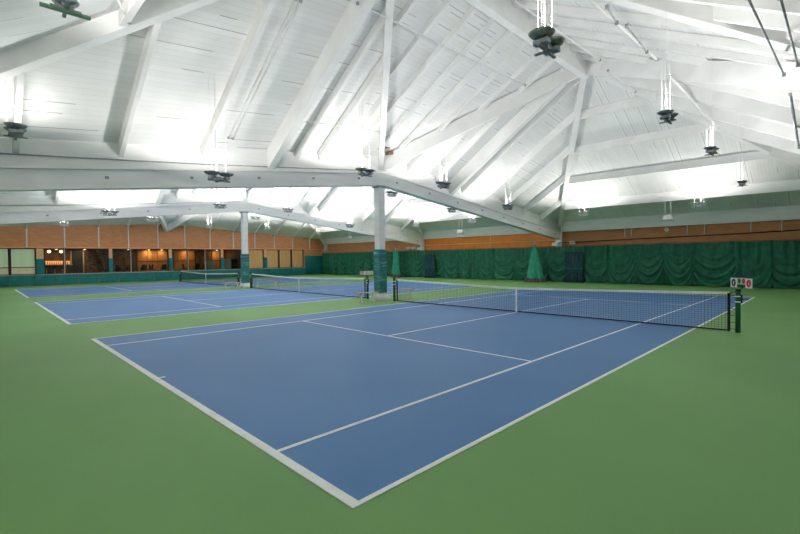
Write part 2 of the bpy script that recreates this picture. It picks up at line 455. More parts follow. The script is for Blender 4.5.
# nets
def net(n, lab, post_labels):
    yc = n * CP + 5.485; xn = 11.885
    half = 6.40
    def top(y):
        t = abs(y) / half
        return .905 + (1.05 - .905) * t ** 1.15
    root = empty('tennis_net', (xn, yc, 0), 0, lab, 'net')
    hb = half - .19
    m = MB(); th = .0024
    k = int(2 * hb / .075)
    for i in range(k + 1):
        y = -hb + 2 * hb * i / k
        m.box(-th, th, y - th, y + th, .045, top(y) - .06)
    for j in range(15):
        for i in range(24):
            ya = -hb + 2 * hb * i / 24; yb = -hb + 2 * hb * (i + 1) / 24
            fa = .05 + (top(ya) - .12) * j / 15; fb = .05 + (top(yb) - .12) * j / 15
            m.hexa([(-th, ya, fa - th), (th, ya, fa - th), (th, yb, fb - th), (-th, yb, fb - th), (-th, ya, fa + th), (th, ya, fa + th), (th, yb, fb + th), (-th, yb, fb + th)])
    m.build('mesh', M['netblack'], root)
    m = MB()
    for i in range(32):
        ya = -hb - .02 + 2 * (hb + .02) * i / 32; yb = -hb - .02 + 2 * (hb + .02) * (i + 1) / 32
        a, b = top(ya), top(yb)
        m.hexa([(-.012, ya, a - .068), (.012, ya, a - .068), (.012, yb, b - .068), (-.012, yb, b - .068), (-.012, ya, a), (.012, ya, a), (.012, yb, b), (-.012, yb, b)])
    m.build('headband', M['tape'], root)
    m = MB()
    for i in range(32):
        ya = -hb + 2 * hb * i / 32; yb = -hb + 2 * hb * (i + 1) / 32
        m.box(-.014, .014, ya, yb, .022 , .058)
    m.build('bottom_band', M['netblack'], root)
    for s in (-1, 1):
        m = MB(); m.box(-.016, .016, s * hb - .03, s * hb + .03, .02, top(hb) - .03); m.build('side_band', M['netblack'], root)
    m = MB(); m.box(-.02, .02, -.028, .028, .0, .915); m.build('centre_strap', M['tape'], root)
    m = MB()
    for s in (-1, 1):
        for q in range(6):
            z = .08 + q * .175
            m.tube((0, s * hb, z), (0, s * (half - .03), z), .007, n=5)
        m.tube((0, s * hb, top(hb) - .03), (0, s * (half - .03), 1.06), .008, n=5)
    m.build('lacing_cord', M['netblack'], root)
    for s, pl in zip((-1, 1), post_labels):
        p = empty('net_post', (xn, yc + s * half, 0), 0, pl, 'net post')
        m = MB(); m.tube((0, 0, 0), (0, 0, 1.09), .06, n=18); m.build('tube', M['postgreen'], p)
        m = MB(); m.tube((0, 0, 1.08), (0, 0, 1.12), .068, n=18); m.build('cap', M['black'], p)
        m = MB()
        for z in (.92, .78): m.tube((0, 0, z), (0, 0, z + .03), .065, n=18)
        m.build('collar', M['tape'], p)
        if s == -1:
            m = MB(); m.box(-.03, .03, -.09, -.04, .76, .98); m.tube((.0, -.09, .86), (.16, -.14, .86), .012, n=8); m.tube((.16, -.14, .86), (.16, -.20, .86), .014, n=8)
            m.build('winder', M['black'], p)
net(0, 'nearest tennis net with white headband and centre strap, crossing the foreground court',
    ('dark green net post at the right, under the zero-zero score cards', 'dark green post of nearest net just right of the laced teal column'))
net(1, 'tennis net crossing the middle court between the two columns',
    ('dark green post of middle net just left of the laced column', 'dark green post of middle net right of the farther column'))
net(2, 'farthest tennis net in front of the teal padded lounge wall',
    ('dark post of the farthest net tight against left side of farther column', 'dark post at the lounge end of the farthest net'))

# score cards
def digit0(m, w, h, t, x=-.006, mi=0):
    n = 24
    for i in range(n):
        a0, a1 = 2 * PI * i / n, 2 * PI * (i + 1) / n
        def pt(a, k): return (x, (w / 2 - k) * math.sin(a) * 1.0, (h / 2 - k) * math.cos(a))
        m.quad([pt(a0, 0), pt(a1, 0), pt(a1, t), pt(a0, t)], mi)
sc = empty('score_keeper', (11.885, -1.0, 1.13), math.radians(-32), 'tennis score flip cards showing zero and zero on the right net post', 'scoreboard')
m = MB(); m.tube((0, 0, 0), (0, 0, .16), .012, n=8); m.box(-.008, .008, -.26, .26, .15, .17); m.build('bracket', M['black'], sc)
def card(yc, zc, w, h, face, ink, name='card', bold=.035):
    m = MB(); m.box(-.006, .006, -w / 2, w / 2, -h / 2, h / 2)
    o = m.build(name, M[face], sc, loc=(-.02, yc, zc))
    m = MB()
    digit0(m, w * .68, h * .78, bold)
    f = m.build('numeral', M[ink], o, loc=(-.003, 0, 0))
    return o
card(.205, .155, .17, .25, 'cardwhite', 'black', bold=.045)
card(.055, .20, .10, .17, 'cardgreen', 'black', bold=.03)
card(-.055, .20, .11, .17, 'cardpink', 'red', bold=.035)
card(-.185, .15, .17, .25, 'cardwhite', 'red', bold=.05)
sc2 = empty('score_keeper', (11.885, 13.82, 1.14), math.radians(42), 'small pale score cards on the middle net post beside the laced column', 'scoreboard')
m = MB(); m.tube((0, 0, 0), (0, 0, .08), .012, n=8); m.box(-.008, .008, -.26, .22, .07, .09); m.build('bracket', M['black'], sc2)
for yy, c in ((.30, 'cardpink'), (.12, 'cardwhite'), (-.06, 'cardwhite'), (-.22, 'beige')):
    m = MB(); m.box(-.006, .006, -.08, .08, -.10, .10); m.build('card', M[c], sc2, loc=(-.02, yy, .16))

# benches
def bench(x0, x1, y, lab):
    root = empty('bench', ((x0 + x1) / 2, y, 0), 0, lab, 'bench', 'low wooden benches beside the columns')
    h = (x1 - x0) / 2
    for yy in (-.13, .02):
        m = MB(); m.box(-h, h, yy, yy + .12, .38, .42); m.build('seat_slat', M['benchwood'], root, bevel=.006)
    for s in (-1, 1):
        m = MB(); m.box(s * (h - .25) - .03, s * (h - .25) + .03, -.05, .05, .03, .38)
        m.box(s * (h - .25) - .035, s * (h - .25) + .035, -.15, .15, 0, .03); m.box(s * (h - .25) - .03, s * (h - .25) + .03, -.13, .13, .34, .38)
        m.build('leg', M['steel'], root)
bench(10.4, 11.65, YA - .1, 'low wooden bench left of the laced teal column base')
bench(12.6, 14.2, YA - .1, 'low wooden bench right of the laced teal column, behind the net')
bench(10.2, 11.6, YB - .1, 'low wooden bench left of the farther column base')
bench(12.6, 14.6, YB - .1, 'low wooden bench right of the farther column')

# ------------------------------------------------------------------ curtains along the far wall
def curtain(y0, y1, lab, seed, x=30.82, zt=2.78, name='backdrop_curtain'):
    rnd = random.Random(seed)
    nodes_ = [y0]
    while nodes_[-1] < y1 - 2.2: nodes_.append(nodes_[-1] + rnd.uniform(1.25, 2.0))
    nodes_.append(y1)
    ny = int((y1 - y0) / .045); nz = 44
    bm = bmesh.new(); grid = []
    sags = [rnd.uniform(.6, 1.35) for _ in nodes_]; fq = [rnd.uniform(7.5, 11.5) for _ in nodes_]; am = [rnd.choice((.6, .9, 1.1, 1.3)) for _ in nodes_]
    for i in range(ny + 1):
        y = y0 + (y1 - y0) * i / ny
        k = max(j for j in range(len(nodes_) - 1) if nodes_[j] <= y + 1e-6)
        a, b = nodes_[k], nodes_[k + 1]
        s = (y - a) / (b - a); u = (4 * s * (1 - s)) ** .8
        row = []
        for j in range(nz + 1):
            f = j / nz                       # 0 bottom .. 1 top
            z = .03 + (zt - .03) * f
            low = (1 - f) ** 1.2
            ph = z + sags[k] * u
            d = am[k] * (.14 * low * math.sin(ph * fq[k] + k * 1.7) * (.45 + .55 * (1 - u)) + .045 * low * math.sin(ph * 21 + k))
            edge = math.exp(-((s if s < .5 else 1 - s) * (b - a) / .16) ** 2)
            d += .09 * edge * (1 - .5 * f) * (1 if k % 2 else -.6)
            d += (.020 + .03 * f + .03 * max(0, 1 - am[k])) * math.sin(y * 13 + 1.5 * math.sin(y * 2.1 + seed)) * (.3 + .7 * f)
            d += .06 * f * (1 - f) * math.sin(y * 3.1 + z * 2.3 + seed)
            zz = z - .07 * u * (1 - f) * 0 + .05 * edge * (1 - f) - .025 * u * f
            row.append(bm.verts.new((x - .04 - d, y, zz)))
        grid.append(row)
    for i in range(ny):
        for j in range(nz):
            fc = bm.faces.new([grid[i][j], grid[i + 1][j], grid[i + 1][j + 1], grid[i][j + 1]]); fc.smooth = True
    me = bpy.data.meshes.new(name); bm.to_mesh(me); bm.free(); me.materials.append(M['curtain'])
    yc = (y0 + y1) / 2
    me.transform(Matrix.Translation((-x, -yc, 0)))
    root = empty(name, (x, yc, 0), 0, lab, 'curtain')
    o = bpy.data.objects.new('cloth', me); COL.objects.link(o); o.parent = root
    sm = o.modifiers.new('t', 'SOLIDIFY'); sm.thickness = .008
    m = MB(); m.tube((.0, y0 - yc, zt + .02), (.0, y1 - yc, zt + .02), .012, n=8); m.build('cable', M['black'], root)
    m = MB()
    for q in range(int((y1 - y0) / .6)):
        yy = y0 - yc + .3 + q * .6
        m.tube((-.01, yy, zt - .04), (.0, yy, zt + .03), .01, n=5)
    m.build('hooks', M['galv'], root)
curtain(-4.6, 3.80, 'green curtain panel at the far right, behind the score cards', 3)
curtain(3.80, 10.7, 'green curtain panel with deep swags right of the navy netting', 5)
curtain(10.7, 13.6, 'narrow green curtain panel behind the gathered light green divider net', 8)
curtain(13.55, 21.35, 'green curtain panel under the orange wall left of gathered divider', 11)
curtain(21.35, 27.3, 'green curtain panel beside the laced teal column, right of it', 14)
curtain(27.3, 35.2, 'green curtain panel seen just left of the laced teal column', 17)
curtain(35.2, 45.2, 'green curtain panel at the corner with the lounge wall', 21)

# navy netting hung in front of the curtains
def navy(y0, y1, lab, seed):
    rnd = random.Random(seed)
    root = empty('rolled_windscreen', (30.45, (y0 + y1) / 2, 0), 0, lab, 'windscreen')
    h = (y1 - y0) / 2
    m = MB()
    n = 34; nz = 12; g = []
    for i in range(n + 1):
        y = -h + 2 * h * i / n; row = []
        for j in range(nz + 1):
            z = 2.25 * j / nz
            d = .05 * math.sin(i * 1.1 + j * .2) + .04 * math.sin(i * 2.7 - j * .5) + .05 * math.exp(-((z - 1.05) / .15) ** 2)
            row.append(m.bm.verts.new((-d, y * (1 - .06 * math.sin(z * 1.4)), z + .02)))
        g.append(row)
    for i in range(n):
        for j in range(nz):
            f = m.bm.faces.new([g[i][j], g[i + 1][j], g[i + 1][j + 1], g[i][j + 1]]); f.smooth = True
    o = m.build('folded_sheet', M['navy'], root); sm = o.modifiers.new('t', 'SOLIDIFY'); sm.thickness = .05
    m = MB(); m.tube((0, -h, 2.27), (0, h, 2.27), .03, n=8)
    for s in (-1, 1): m.tube((0, s * h, .0), (0, s * h, 2.3), .025, n=8)
    m.build('rail', M['black'], root)
    m = MB(); m.box(-.12, -.09, -h * .95, h * .95, 1.05, 1.12); m.build('strap', M['teal'], root)
navy(10.75, 12.15, 'dark navy folded windscreen standing right of the gathered divider net', 1)
navy(25.35, 26.75, 'dark navy folded windscreen hanging right of the laced teal column', 2)

# gathered divider nets (bell shaped bundles)
def divider(x, y, r, lab, seed, h=2.95, rt=.08):
    rnd = random.Random(seed)
    root = empty('gathered_divider_net', (x, y, 0), 0, lab, 'divider net')
    def shape(z0, z1, name, mat, spread=1.0):
        m = MB(); n = 72; nz = 20; g = []
        ph = [rnd.uniform(0, 6.28) for _ in range(3)]
        for j in range(nz + 1):
            z = z0 + (z1 - z0) * j / nz; f = z / h
            R = spread * (r * (1 - f) ** (.9 if rt < .2 else 1.6) + rt)
            row = []
            for i in range(n):
                t = 2 * PI * i / n
                k = 1 + (.20 * math.sin(9 * t + ph[0] + f) + .12 * math.sin(17 * t + ph[1] - 2 * f) + (.10 * math.sin(26 * t + 9 * f) if spread > 1 else 0)) * (1 - .3 * f)
                row.append(m.bm.verts.new((R * k * math.cos(t) * .6, R * k * math.sin(t), z)))
            g.append(row)
        for j in range(nz):
            for i in range(n):
                q = (i + 1) % n
                f_ = m.bm.faces.new([g[j][i], g[j][q], g[j + 1][q], g[j + 1][i]]); f_.smooth = True
        m.bm.faces.new(g[-1])
        return m.build(name, mat, root)
    shape(.26, h, 'netting', M['divider'])
    shape(.0, .32, 'hem', M['blackhem'], 1.16)
    m = MB(); m.tube((0, 0, h - .1), (0, 0, h + .25), .02, n=8); m.build('hanger', M['steel'], root)
divider(29.6, 14.25, .56, 'light green divider net gathered into a bell shape in front of curtain', 4)
divider(29.8, 30.3, .28, 'light green gathered divider net half hidden behind the laced column', 6, 2.85, .26)

# orange boarding on the far wall behind the middle court
o = MB(); o.box(-.035, 0, -7.1, 7.1, 2.7, 3.96)
tag(o.build('orange_wall_board', M['orange'], loc=(31.2, 20.35, 0)), 'bright orange board strip above the curtain behind the middle court', 'wall panel')
o = MB(); o.path([(0, -7.0, 3.30), (0, 7.0, 3.30)], .02, 6); o.tube((-.02, -1.0, 2.95), (-.02, -1.0, 4.0), .02, n=6)
tag(o.build('wall_conduit', M['cardwhite'], loc=(31.13, 20.35, 0)), 'thin pale conduit crossing the orange board strip', 'conduit')
# cable along the far wall right and stub pipes
o = MB(); o.path([(0, -8.7, 3.48), (0, -4, 3.30), (0, 1, 3.20), (0, 6, 3.12), (-.3, 9.3, 3.06)], .03, 8)
tag(o.build('wall_cable', M['black'], loc=(31.1, 4.2, 0)), 'dark cable sagging along brick strip above the right-hand curtain', 'cable')
m0 = None
for y in (8.05, 7.6, 4.25, 3.3, 1.0, -.4):
    if m0 is None:
        m = MB(); m.tube((0, 0, 3.32), (0, 0, 3.96), .028, n=8); m0 = m.build('drop_pipe', M['steel'], loc=(31.1, y, 0))
        tag(m0, 'short thin white pipe stub on the brick strip above the right-hand curtain', 'pipe', 'white pipe stubs on the far brick strip')
    else:
        c = m0.copy(); COL.objects.link(c); c.location.y = y
for y, z, mat, lab in ((11.83, 3.06, 'redsign', 'small pale red sign on brick above the navy windscreen'),
                       (29.6, 3.08, 'redsign', 'small pale red sign above the curtain right of the laced column'),
                       (28.85, 3.05, 'cardwhite', 'small white sign box above the curtain right of the laced column')):
    root = empty('exit_sign' if False else 'wall_sign', (30.95, y, z), 0, lab, 'sign')
    m = MB(); m.box(-.04, .2, -.20, .20, -.12, .12); m.build('casing', M['cardwhite'], root, bevel=.01)
    m = MB(); m.box(-.05, -.04, -.16, .16, -.08, .08); m.build('face', M[mat], root)
root = empty('wall_speaker', (31.1, 5.4, 3.72), 0, 'small round cream speaker on the brick strip under the hanging floodlight', 'speaker')
m = MB(); m.tube((0, 0, 0), (-.12, 0, 0), .11, .13, n=20); m.build('horn', M['cardwhite'], root)
m = MB(); m.tube((-.121, 0, 0), (-.125, 0, 0), .06, n=16); m.build('cone', M['galv'], root)

# ------------------------------------------------------------------ left wall with lounge windows
WIN = [(-4.6, -2.5, 'blind'), (-2.4, .0, 'blind'), (.06, 1.70, 'blind'), (2.26, 3.62, 'glass'), (3.70, 6.96, 'glass'), (7.30, 8.76, 'glass'), (8.84, 12.17, 'glass'),
       (12.50, 14.02, 'glass'), (14.10, 15.77, 'glass'), (15.85, 17.50, 'glass'), (17.83, 19.75, 'glass'),
       (19.95, 22.62, 'shutter'), (23.07, 24.60, 'shutter'), (24.70, 26.33, 'shutter'), (26.43, 28.08, 'shutter')]
ZS, ZH = .97, 3.22
m = MB()
m.box(X0, X1, YL, YL + .25, 0, .93)
m.box(28.2, X1, YL, YL + .25, .93, 3.3)
zc = [(x, eave(YL, x) - .0) for x in (X0, XC, X1)]
for (xa, za), (xb, zb) in zip(zc[:-1], zc[1:]):
    m.hexa([(xa, YL, 3.3), (xb, YL, 3.3), (xb, YL + .25, 3.3), (xa, YL + .25, 3.3), (xa, YL, za), (xb, YL, zb), (xb, YL + .25, zb), (xa, YL + .25, za)])
tag(m.build('wall_left', M['brick']), kind='structure')
m = MB(); m.box(X0, X1, YL - .08, YL + .25, 3.23, 3.35); tag(m.build('trim_1', M['salmon']), kind='structure')
m = MB(); m.box(X0, 28.3, YL - .07, YL + .27, .92, .975); tag(m.build('trim_2', M['mullion']), kind='structure')
k = 0
for xa, xb, t in WIN:
    k += 1
    root = empty('window_%d' % k, ((xa + xb) / 2, YL + .1, 0)); root['kind'] = 'structure'
    h = (xb - xa) / 2
    m = MB(); fw = .065
    for s in (-1, 1): m.box(s * h - fw if s > 0 else -h, s * h if s > 0 else -h + fw, -.04, .06, ZS, ZH)
    m.box(-h, h, -.04, .06, ZS, ZS + fw); m.box(-h, h, -.04, .06, ZH - fw, ZH)
    m.build('window_frame', M['frame'], root)
    if t == 'glass':
        m = MB(); m.box(-h + fw, h - fw, -.004, .004, ZS + fw, ZH - fw); m.build('window_pane', M['glass'], root)
    elif t == 'blind':
        m = MB(); m.box(-h + fw, h - fw, .0, .02, 1.62, ZH - fw); m.build('roller_blind', M['blind'], root)
        m = MB(); m.box(-h + fw, h - fw, .0, .03, ZS + fw, 1.56); m.build('lower_board', M['beige'], root)
        m = MB(); m.box(-h + fw, h - fw, -.03, .03, 1.555, 1.625); m.build('rail', M['frame'], root)
    else:
        m = MB(); m.box(-h + fw, h - fw, .0, .03, ZS + fw, ZH - fw)
        for q in range(1, 8):
            xx = -h + fw + (2 * h - 2 * fw) * q / 8; m.box(xx - .008, xx + .008, -.012, .0, ZS + fw, ZH - fw)
        m.build('window_shutter', M['shutter'], root)
for q, xx in enumerate((3.66, 8.80, 14.06, 15.81)):
    m = MB(); m.box(xx - .035, xx + .035, YL - .02, YL + .2, ZS, ZH); tag(m.build('trim_%d' % (q + 3), M['mullion']), kind='structure')
# posts between windows
for x0_, x1_, lw in ((1.74, 2.22, 'right of the pale green blinds'), (6.99, 7.27, 'right of the dark potted tree'), (12.20, 12.48, 'before the amber panelling'), (17.53, 17.80, 'left of the pale green counter'), (22.66, 23.03, 'between the wooden shutters')):
    root = empty('window_post', ((x0_ + x1_) / 2, YL, 0), 0, f'teal and tan post between lounge windows, {lw}', 'post')
    h = (x1_ - x0_) / 2
    m = MB(); m.box(-h, h, -.05, .2, 2.3, 3.21); m.build('upper_post', M['brownpost'], root)
    m = MB(); m.box(-h - .02, h + .02, -.10, .2, .98, 2.3); m.build('post_pad', M['teal'], root, bevel=.015)
# wall pads
pads = None; x = X0 + .05; n = 0
while x < 28.0:
    if pads is None:
        m = MB(); m.box(-.765, .765, -.08, 0, .03, .915); pads = m.build('wall_pad', M['teal'], bevel=.02, loc=(x + .775, YL, 0))
        tag(pads, 'teal vinyl wall pad under the lounge windows', 'wall pad', 'teal pads along the lounge wall')
    else:
        c = pads.copy(); COL.objects.link(c); c.location.x = x + .775
    x += 1.55
m = MB(); m.box(-1.42, 1.42, -.08, 0, .03, 2.46); tag(m.build('tall_wall_pad', M['teal'], bevel=.02, loc=(29.72, YL, 0)), 'tall teal wall pad at the corner beside the wooden shutters', 'wall pad')
# thin posts against the brick, one under each joist
for x in (-1.4, 1.14, 3.7, 6.22, 8.62, 11.2, 13.75, 16.35, 18.94, 21.5, 24.0, 26.5, 29.0):
    root = empty('brick_pilaster', (x, YL - .07, 0), 0, 'thin white post on the brick wall under a roof joist', 'post', 'thin white posts on the lounge wall brick')
    zt = deck_z(BAYS[2], x, YL - .1) - .30
    m = MB(); m.box(-.045, .045, -.045, .045, 3.33, zt); m.build('shaft', M['steel'], root)
    m = MB(); m.box(-.075, .075, -.09, .04, zt - .12, zt - .02); m.build('bracket', M['white'], root)

# lounge behind the windows
LX0, LX1, LY1 = X0, 20.2, 51.0
m = MB(); m.box(LX0, LX1, YL + .27, LY1, .0, .65); tag(m.build('floor_lounge', M['lfloor']), kind='structure')
m = MB(); m.box(LX0, LX1, YL + .27, LY1, 3.25, 3.35); tag(m.build('ceiling_lounge', M['lwall']), kind='structure')
m = MB(); m.box(LX0, LX1, LY1, LY1 + .15, 0, 3.35); tag(m.build('wall_lounge_back', M['lwall']), kind='structure')
m = MB(); m.box(LX1, LX1 + .15, YL + .27, LY1, 0, 3.35); tag(m.build('wall_lounge_right', M['lwall']), kind='structure')
m = MB(); m.box(LX0 - .15, LX0, YL + .27, LY1, 0, 3.35); tag(m.build('wall_lounge_left', M['lwall']), kind='structure')
m = MB(); m.box(1.95, 2.1, YL + .3, 47.6, .65, 3.25); tag(m.build('wall_lounge_divider', M['lwall']), kind='structure')
# amber panelling, cut into tall boards with a rail
for xa, xb, lab in ((10.6, 13.6, 'wide amber wood wall panel in the lounge beside the post'), (14.3, 16.6, 'amber wood wall panel in the lounge left of the mullion'), (18.6, 20.1, 'amber wood wall panel in the lounge near the farther column')):
    root = empty('wood_wall_panel', ((xa + xb) / 2, 50.9, 0), 0, lab, 'wall panel')
    h = (xb - xa) / 2; nb = 3
    for q in range(nb):
        a = -h + 2 * h * q / nb
        m = MB(); m.box(a + .02, a + 2 * h / nb - .02, -.04, .05, .66, 3.2); m.build('board', M['lwood'], root)
    m = MB(); m.box(-h, h, -.07, -.03, 1.95, 2.02); m.build('rail', M['frame'], root)
# bar with glowing shelf and pendants
root = empty('bar_counter', (3.4, 49.6, .65), 0, 'dark lounge bar counter under the two glowing pendant lamps', 'bar counter')
m = MB(); m.box(-1.1, 1.3, -.3, .3, 0, 1.08); m.build('body', M['lwall'], root)
m = MB(); m.box(-1.15, 1.35, -.36, .36, 1.08, 1.13); m.build('worktop', M['benchwood'], root, bevel=.01)
root = empty('bottle_shelf', (3.4, 50.75, .30), 0, 'lit amber bottle shelf behind the lounge bar', 'shelf')
m = MB(); m.box(-1.1, 1.3, -.15, .2, 1.45, 1.5); m.build('board', M['benchwood'], root)
m = MB(); m.box(-1.1, 1.3, .12, .14, 1.5, 1.82); m.build('lit_back', M['barglow'], root)
b0 = None
for q in range(13):
    x = 2.45 + q * .17
    if b0 is None:
        m = MB(); m.lathe([(.0, 0), (.04, 0), (.042, .2), (.015, .26), (.014, .34), (0, .34)], 12); b0 = m.build('bottle', M['lwood'], loc=(x, 50.7, 1.801))
        tag(b0, 'small amber bottle on the lit shelf behind the bar', 'bottle', 'bottles on the lit bar shelf')
    else:
        c = b0.copy(); COL.objects.link(c); c.location.x = x; c.scale.z = random.uniform(.8, 1.15)
for x, lw in ((2.95, 'left of the two over the bar'), (3.85, 'right of the two over the bar')):
    root = empty('pendant_lamp', (x, 49.2, 3.0), 0, f'round glowing warm pendant lamp in the lounge, {lw}', 'lamp')
    m = MB(); m.lathe([(0, -.13), (.07, -.11), (.12, -.05), (.13, 0), (.12, .05), (.07, .11), (0, .13)], 16); m.build('globe', M['lamp'], root)
    m = MB(); m.tube((0, 0, .12), (0, 0, .245), .01, n=6); m.build('cord', M['black'], root)
# dining sets
def table(x, y, lab):
    root = empty('lounge_table', (x, y, .65), 0, lab, 'table')
    m = MB(); m.box(-.46, .46, -.4, .4, .7, .74); m.build('tabletop', M['lwall'], root, bevel=.008)
    m = MB(); m.tube((0, 0, 0.03), (0, 0, .7), .04, n=10); m.build('pedestal', M['black'], root)
    m = MB(); m.tube((0, 0, 0), (0, 0, .03), .26, n=20); m.build('foot', M['black'], root)
def lchair(x, y, rz, lab):
    root = empty('lounge_chair', (x, y, .65), rz, lab, 'chair', 'black chairs in the lounge')
    m = MB(); m.box(-.24, .24, -.24, .24, .42, .50); m.build('seat', M['chair'], root, bevel=.02)
    m = MB(); m.hexa([(-.24, .2, .5), (.24, .2, .5), (.24, .26, .5), (-.24, .26, .5), (-.22, .29, 1.0), (.22, .29, 1.0), (.22, .34, 1.0), (-.22, .34, 1.0)]); m.build('backrest', M['chair'], root, bevel=.015)
    for sx in (-1, 1):
        for sy in (-1, 1):
            m = MB(); m.tube((sx * .21, sy * .21, 0), (sx * .2, sy * .2, .43), .016, n=8); m.build('leg', M['mullion'], root)
for x, y, a, b_ in ((7.95, 47.9, 'near the potted tree', ''), (10.15, 47.6, 'before the dark lounge wall', ''), (12.2, 48.3, 'in front of the amber panelling', ''), (15.3, 47.6, 'between the two pale mullions', '')):
    table(x, y, f'dark lounge table {a}')
    lchair(x - .80, y, PI / 2, f'black lounge chair left of the table {a}')
    lchair(x + .75, y, -PI / 2, f'black lounge chair right of the table {a}')
    lchair(x, y - .82, PI, f'black lounge chair with back to the glass, table {a}')
# bar stools
for x, lw in ((2.7, 'left'), (3.3, 'middle'), (3.9, 'right')):
    root = empty('bar_stool', (x, 48.85, .65), 0, f'black bar stool at the lounge bar, {lw} of three', 'stool', 'bar stools at the lounge bar')
    m = MB(); m.tube((0, 0, .72), (0, 0, .78), .18, n=18); m.build('seat', M['chair'], root)
    m = MB(); m.tube((0, 0, .03), (0, 0, .72), .025, n=8); m.tube((0, 0, 0), (0, 0, .03), .2, n=18); m.build('base', M['steel'], root)
# potted tree
root = empty('potted_tree', (6.2, 47.2, .65), 0, 'dark leafy potted tree inside the lounge, left of a teal post', 'plant')
m = MB(); m.lathe([(0, 0), (.2, 0), (.26, .42), (.23, .42), (.2, .3), (0, .3)], 18); m.build('pot', M['frame'], root)
m = MB(); m.tube((0, 0, .3), (.02, 0, 1.2), .03, .02, n=7); m.build('trunk', M['dirty'], root)
m = MB()
for q in range(260):
    t = random.uniform(0, 6.28); zz = random.uniform(.75, 2.3); rr = random.uniform(.05, .62) * (1.25 - abs(zz - 1.4) * .75)
    c = Vector((rr * math.cos(t), rr * math.sin(t), zz)); d = Vector((random.uniform(-1, 1), random.uniform(-1, 1), random.uniform(-.6, .4))).normalized()
    s = d.cross(Vector((0, 0, 1))).normalized() * .05
    m.quad([c, c + d * .11 + s, c + d * .24, c + d * .11 - s])
m.build('foliage', M['plant'], root)
# interior door and dividers
root = empty('interior_door', (5.3, 50.85, .65), 0, 'pale framed interior door at the back of the lounge', 'door')
for s in (-1, 1):
    m = MB(); m.box(s * .5 - .05, s * .5 + .05, -.1, .1, 0, 2.5); m.build('jamb', M['mullion'], root)
m = MB(); m.box(-.45, .45, -.04, .02, 0, 2.4); m.build('leaf', M['black'], root)
for x, w, h, lab in ((16.9, .8, .95, 'low white cabinet in the lounge left of a teal post'), (18.7, 1.0, 1.15, 'pale green cabinet in the lounge right of a teal post')):
    root = empty('lounge_cabinet', (x, 47.1, .65), 0, lab, 'cabinet')
    m = MB(); m.box(-w / 2, w / 2, -.25, .25, 0.0, h + .35); m.build('body', M['palegreen'], root, bevel=.01)
    m = MB(); m.box(-w / 2 + .03, w / 2 - .03, -.27, -.25, .08, h + .30); m.build('door', M['palegreen'], root)
root = empty('lounge_television', (19.7, 47.2, .65), 0, 'dark screened stand in the lounge beside the pale green cabinet', 'television')
m = MB(); m.box(-.4, .4, -.03, .03, .8, 1.5); m.build('screen', M['black'], root); m = MB(); m.box(-.35, .35, -.2, .2, 0, .75); m.tube((0, 0, .75), (0, 0, .82), .04, n=8); m.build('stand', M['frame'], root)

def area(name, loc, size, power, col, rot=(0, 0, 0), spread=180):
    l = bpy.data.lights.new(name, 'AREA'); l.shape = 'DISK'; l.size = size; l.energy = power; l.color = col; l.spread = math.radians(spread)
    o = bpy.data.objects.new(name, l); COL.objects.link(o); o.location = loc; o.rotation_euler = rot
    return o
for i, (x, y, p) in enumerate(((3.5, 49.3, 45), (5.8, 50.0, 22), (9.5, 49.6, 18), (11.6, 50.4, 34), (12.9, 50.4, 22), (15.6, 50.3, 32), (18.9, 50.2, 32))):
    root = empty('lounge_downlight', (x, y, 3.205), 0, f'recessed warm lounge ceiling downlight', 'ceiling light', 'warm downlights in the lounge ceiling')
    m = MB(); m.tube((0, 0, 0), (0, 0, .04), .10, n=16); m.build('trim', M['lamp'], root)
    L = area('downlight_lamp', (0, 0, -.02), .2, p, (1, .62, .30)); L.parent = root

# ------------------------------------------------------------------ suspended uplights
def make_uplight(light=False, white=False):
    mt = M['steel'] if light else M['galv']; md = M['steel'] if light else M['galv_dark']
    root = empty('uplight', (0, 0, 0))
    for s in (-1, 1):
        m = MB(); m.lathe([(.0, -.01), (.14, .0), (.22, .03), (.27, .075), (.28, .075), (.23, .018), (.14, -.02), (0, -.03)], 28, (s * .27, 0, 0))
        for q in range(14):
            t = 2 * PI * q / 14
            c, s_ = math.cos(t), math.sin(t)
            m.hexa([(s * .27 + .10 * c - .003, .10 * s_, -.045), (s * .27 + .10 * c + .003, .10 * s_, -.045), (s * .27 + .25 * c + .003, .25 * s_, .03), (s * .27 + .25 * c - .003, .25 * s_, .03),
                    (s * .27 + .10 * c - .003, .10 * s_, -.02), (s * .27 + .10 * c + .003, .10 * s_, -.02), (s * .27 + .25 * c + .003, .25 * s_, .06), (s * .27 + .25 * c - .003, .25 * s_, .06)])
        d = m.build('reflector', md, root)
        m = MB(); m.lathe([(0, .03), (.04, .035), (.05, .075), (.03, .11), (0, .12)], 12, (s * .27, 0, 0)); m.build('bulb', M['bulb'], d)
        m = MB(); m.box(s * .27 - .085, s * .27 + .085, -.17, .17, -.17, -.07); m.build('ballast_box', mt, root, bevel=.012)
        m = MB()
        for q in (-1, 1): m.tube((s * .27 + q * .03, q * .08, -.10), (s * .27 + q * .06, q * .13, .0), .012, n=6)
        m.build('bracket', mt, root)
    m = MB(); m.box(-.42, .42, -.035, .035, -.245, -.20); m.box(-.035, .035, -.28, .28, -.245, -.205); m.build('cross_bar', md if not light else M['steel'], root, bevel=.006)
    m = MB(); m.box(-.10, .10, -.07, .07, -.20, -.08); m.build('junction_box', mt, root, bevel=.01)
    return root
dark_u = make_uplight(); white_u = make_uplight(True)
W_ = 'nearest court'
